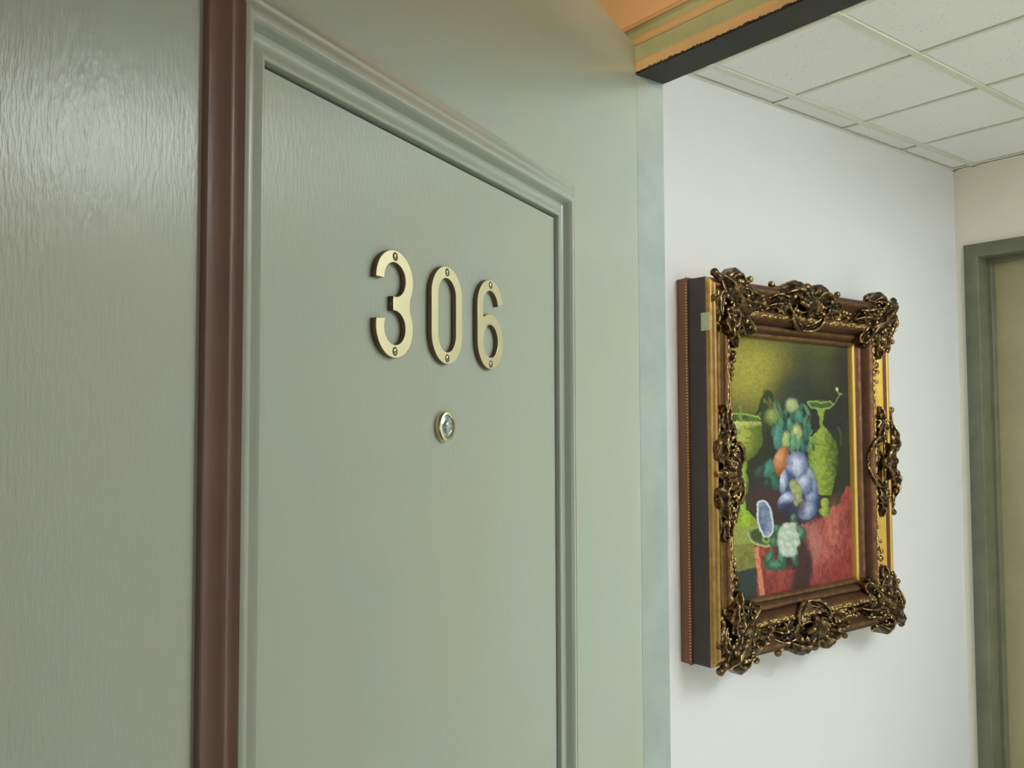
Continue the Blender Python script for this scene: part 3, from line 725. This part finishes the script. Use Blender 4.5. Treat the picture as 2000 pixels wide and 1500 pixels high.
    # small pear
    shade(np.maximum(el(566, 1008, 34, 26, .15), el(566, 962, 20, 26, .15)), (160, 178, 76), (96, 112, 40), np.clip(1-np.abs(X-558)/36, 0, 1))
    # foliage
    lv = [(240, 430, 10, 55, 20), (262, 400, 9, 40, -15), (285, 400, 9, 42, -30), (250, 490, 14, 60, 10), (275, 540, 18, 46, -10), (232, 470, 10, 46, 40)]
    for cx, cy, rx, ry, rot in lv: bl(el(cx, cy, rx, ry, .3, rot, .5), (50, 68, 42))
    for k in range(90):
        cx = rng.normal(400, 62); cy = rng.uniform(430, 690); r_ = rng.uniform(8, 20); c = [(44, 92, 84), (70, 128, 108), (38, 66, 60), (96, 146, 112), (50, 108, 96)][k % 5]
        if abs(cx-400) < 110: bl(.8*el(cx, cy, r_*.6, r_*2.0, .35, rng.uniform(-35, 35), .3), c)
    for cx, cy, rx, ry, c in ((292, 508, 38, 40, (122, 140, 76)), (395, 445, 30, 36, (158, 176, 120)), (418, 592, 26, 46, (164, 172, 110)), (362, 628, 20, 46, (150, 172, 110)), (385, 545, 14, 34, (82, 140, 112))):
        bl(el(cx, cy, rx, ry, .4, rng.uniform(-12, 12), .3), c); bl(.6*el(cx-4, cy-8, rx*.5, ry*.5, .6), tuple(min(255, v+35) for v in c))
    for cx, cy, rx, ry, rot, c in ((320, 610, 22, 66, 5, (72, 132, 120)), (438, 505, 20, 40, -20, (66, 132, 110)), (404, 640, 18, 40, 8, (86, 146, 120)), (470, 600, 16, 34, -10, (54, 104, 96)), (336, 470, 8, 46, -14, (70, 112, 90)), (272, 780, 30, 50, 22, (58, 124, 108)), (300, 850, 26, 44, -18, (46, 100, 82)), (225, 800, 26, 36, 30, (44, 74, 70)), (262, 860, 20, 30, 10, (40, 66, 62))):
        bl(el(cx, cy, rx, ry, .25, rot, .2), c); bl(.5*el(cx-5, cy-8, rx*.4, ry*.6, .6, rot), tuple(min(255, v+30) for v in c))
    # orange bloom
    shade(el(338, 742, 38, 82, .12, 10), (214, 158, 108), (156, 88, 50), np.clip(1.1-np.hypot((X-328)/46, (Y-716)/80), 0, 1)); bl(.35*line([(372, 672), (352, 740), (332, 820)], 6, 6), (120, 66, 48))
    # big blue flower: petals
    for cx, cy, rx, ry, rot in ((432, 900, 104, 150, 0),): bl(.95*el(cx, cy+10, rx*.86, ry*.86, .2), (70, 82, 116))
    for cx, cy, rx, ry, rot in ((352, 850, 24, 72, 10), (364, 946, 60, 34, -38), (488, 880, 40, 110, -8), (470, 1000, 48, 56, 30), (455, 850, 44, 74, -18), (420, 760, 58, 68, 0)):
        f = np.clip(1.15-np.hypot((X-cx+8)/(rx*1.15), (Y-cy+10)/(ry*1.15))+.35*(n1-.5), 0, 1)
        bl(.5*el(cx+5, cy+6, rx*1.05, ry*1.05, .2, rot), (62, 70, 104)); shade(el(cx, cy, rx, ry, .1, rot, .1), (196, 208, 234), (66, 86, 138), f**1.3*(.7+.6*n4).clip(0, 1))
    bl(.5*el(425, 790, 20, 26, .9), (206, 216, 236)); bl(el(386, 1000, 60, 38, .5, 10)*.8, (52, 52, 72))
    bl(.7*el(440, 950, 30, 60, .5), (64, 66, 84))
    for cx, cy, r_ in ((398, 868, 20), (420, 896, 24), (428, 934, 20), (404, 900, 16), (412, 962, 12)): bl(el(cx, cy, r_, r_*1.3, .35, 0, .5), (146, 158, 104)); bl(.6*el(cx-3, cy-4, r_*.5, r_*.6, .5, 0, .5), (186, 190, 130))
    # hanging morning glory with pale rim, dish below
    bl(el(240, 1140, 84, 52, .08), (104, 122, 66)); bl(el(246, 1132, 74, 44, .1), (70, 84, 52)); bl(line([(160, 1120), (168, 1156), (200, 1182), (250, 1192), (300, 1184)], 5), (164, 180, 126))
    pts = [(249+math.cos(a_)*(42+3*math.sin(5*a_))+math.sin(a_)*6, 1049+math.sin(a_)*(96+4*math.sin(4*a_))+math.cos(a_)*16) for a_ in [2*math.pi*q/40 for q in range(40)]]
    shade(poly(pts, 3), (150, 164, 196), (60, 78, 120), np.clip(n1*.6+n2*.3+.4*sm(1080, 1140, Y), 0, 1)); bl(line(pts+[pts[0]], 4.5), (206, 214, 222))
    bl(el(256, 1158, 24, 18, .3, 0, .4), (140, 168, 90)); bl(el(256, 1156, 10, 8, .3), (74, 94, 54))
    # leaves round the white rose
    for cx, cy, rx, ry, rot in ((402, 1044, 20, 26, 0), (312, 1100, 18, 26, 10), (295, 1172, 24, 30, 0), (268, 1250, 24, 46, 24), (335, 1262, 24, 46, -12), (402, 1250, 18, 46, -6), (440, 1120, 22, 44, -16), (300, 1290, 60, 30, 0)):
        bl(el(cx, cy, rx, ry, .25, rot, .25), (50, 98, 80)); bl(.55*el(cx-4, cy-8, rx*.45, ry*.55, .6, rot), (116, 164, 134))
    bl(el(372, 1155, 58, 92, .08, 4, .3), (164, 186, 168))
    for cx, cy, r_ in ((360, 1090, 26), (400, 1082, 24), (340, 1130, 26), (382, 1128, 30), (412, 1130, 20), (336, 1172, 26), (372, 1178, 28), (408, 1172, 24), (346, 1216, 26), (386, 1220, 24), (364, 1150, 22)):
        bl(.45*el(cx+4, cy+5, r_, r_, .4, 0, .5), (140, 168, 152)); bl(.75*el(cx, cy, r_*.9, r_*.8, .6, 0, .6), (192, 210, 196)); bl(.5*el(cx-4, cy-5, r_*.4, r_*.4, .8), (216, 226, 216))
    # frame shade is left to the light; brush texture
    lum = (col@np.array([.25, .6, .15]))[:, None]; col = col*.95+lum*.05
    col *= (0.93+.22*n2+.12*(vn(5, 5, 9)-.5))[:, None]
    return np.clip(col, 0, 1)
NU, NV = 250, 400
uu, vv = np.meshgrid(np.linspace(0, 1, NU), np.linspace(0, 1, NV))     # u left-right, v top-bottom
# projective map from the canvas to the study sheet
src = [(0, 0), (1, 0), (1, 1), (0, 1)]; dst = [(50, 78), (700, 122), (712, 1368), (58, 1488)]
Am, bv = [], []
for (x, y), (X, Y) in zip(src, dst):
    Am.append([x, y, 1, 0, 0, 0, -X*x, -X*y]); bv.append(X); Am.append([0, 0, 0, x, y, 1, -Y*x, -Y*y]); bv.append(Y)
hh = np.append(np.linalg.solve(np.array(Am, float), np.array(bv, float)), 1)
u_, v_ = uu.ravel(), vv.ravel(); den = hh[6]*u_+hh[7]*v_+1
SX, SY = (hh[0]*u_+hh[1]*v_+hh[2])/den, (hh[3]*u_+hh[4]*v_+hh[5])/den
rgb = paint(SX, SY)
ca0, ca1, cb0, cb1 = CA0-.004, CA1+.004, B0+RW-.004, B1-RW+.004
vtx = np.stack([np.full(u_.size, .045), ca0+(ca1-ca0)*u_-PC.y, cb1-(cb1-cb0)*v_-PC.z], 1)
ii, jj = np.meshgrid(np.arange(NU-1), np.arange(NV-1)); k = (jj*NU+ii).ravel()
fc = np.stack([k, k+NU, k+NU+1, k+1], 1)
me = bpy.data.meshes.new('canvas'); me.from_pydata(vtx.tolist(), [], fc.tolist()); me.materials.append(M['canvas'])
at = me.color_attributes.new('paint', 'FLOAT_COLOR', 'POINT')
at.data.foreach_set('color', np.concatenate([rgb, np.ones((rgb.shape[0], 1))], 1).astype(np.float32).ravel())
co = bpy.data.objects.new('canvas', me); C.objects.link(co); co.parent = pic
so = co.modifiers.new('solid', 'SOLIDIFY'); so.thickness = .003; so.offset = -1
co['label'] = 'painted still life of goblet, ewer, blue flower and red cloth'
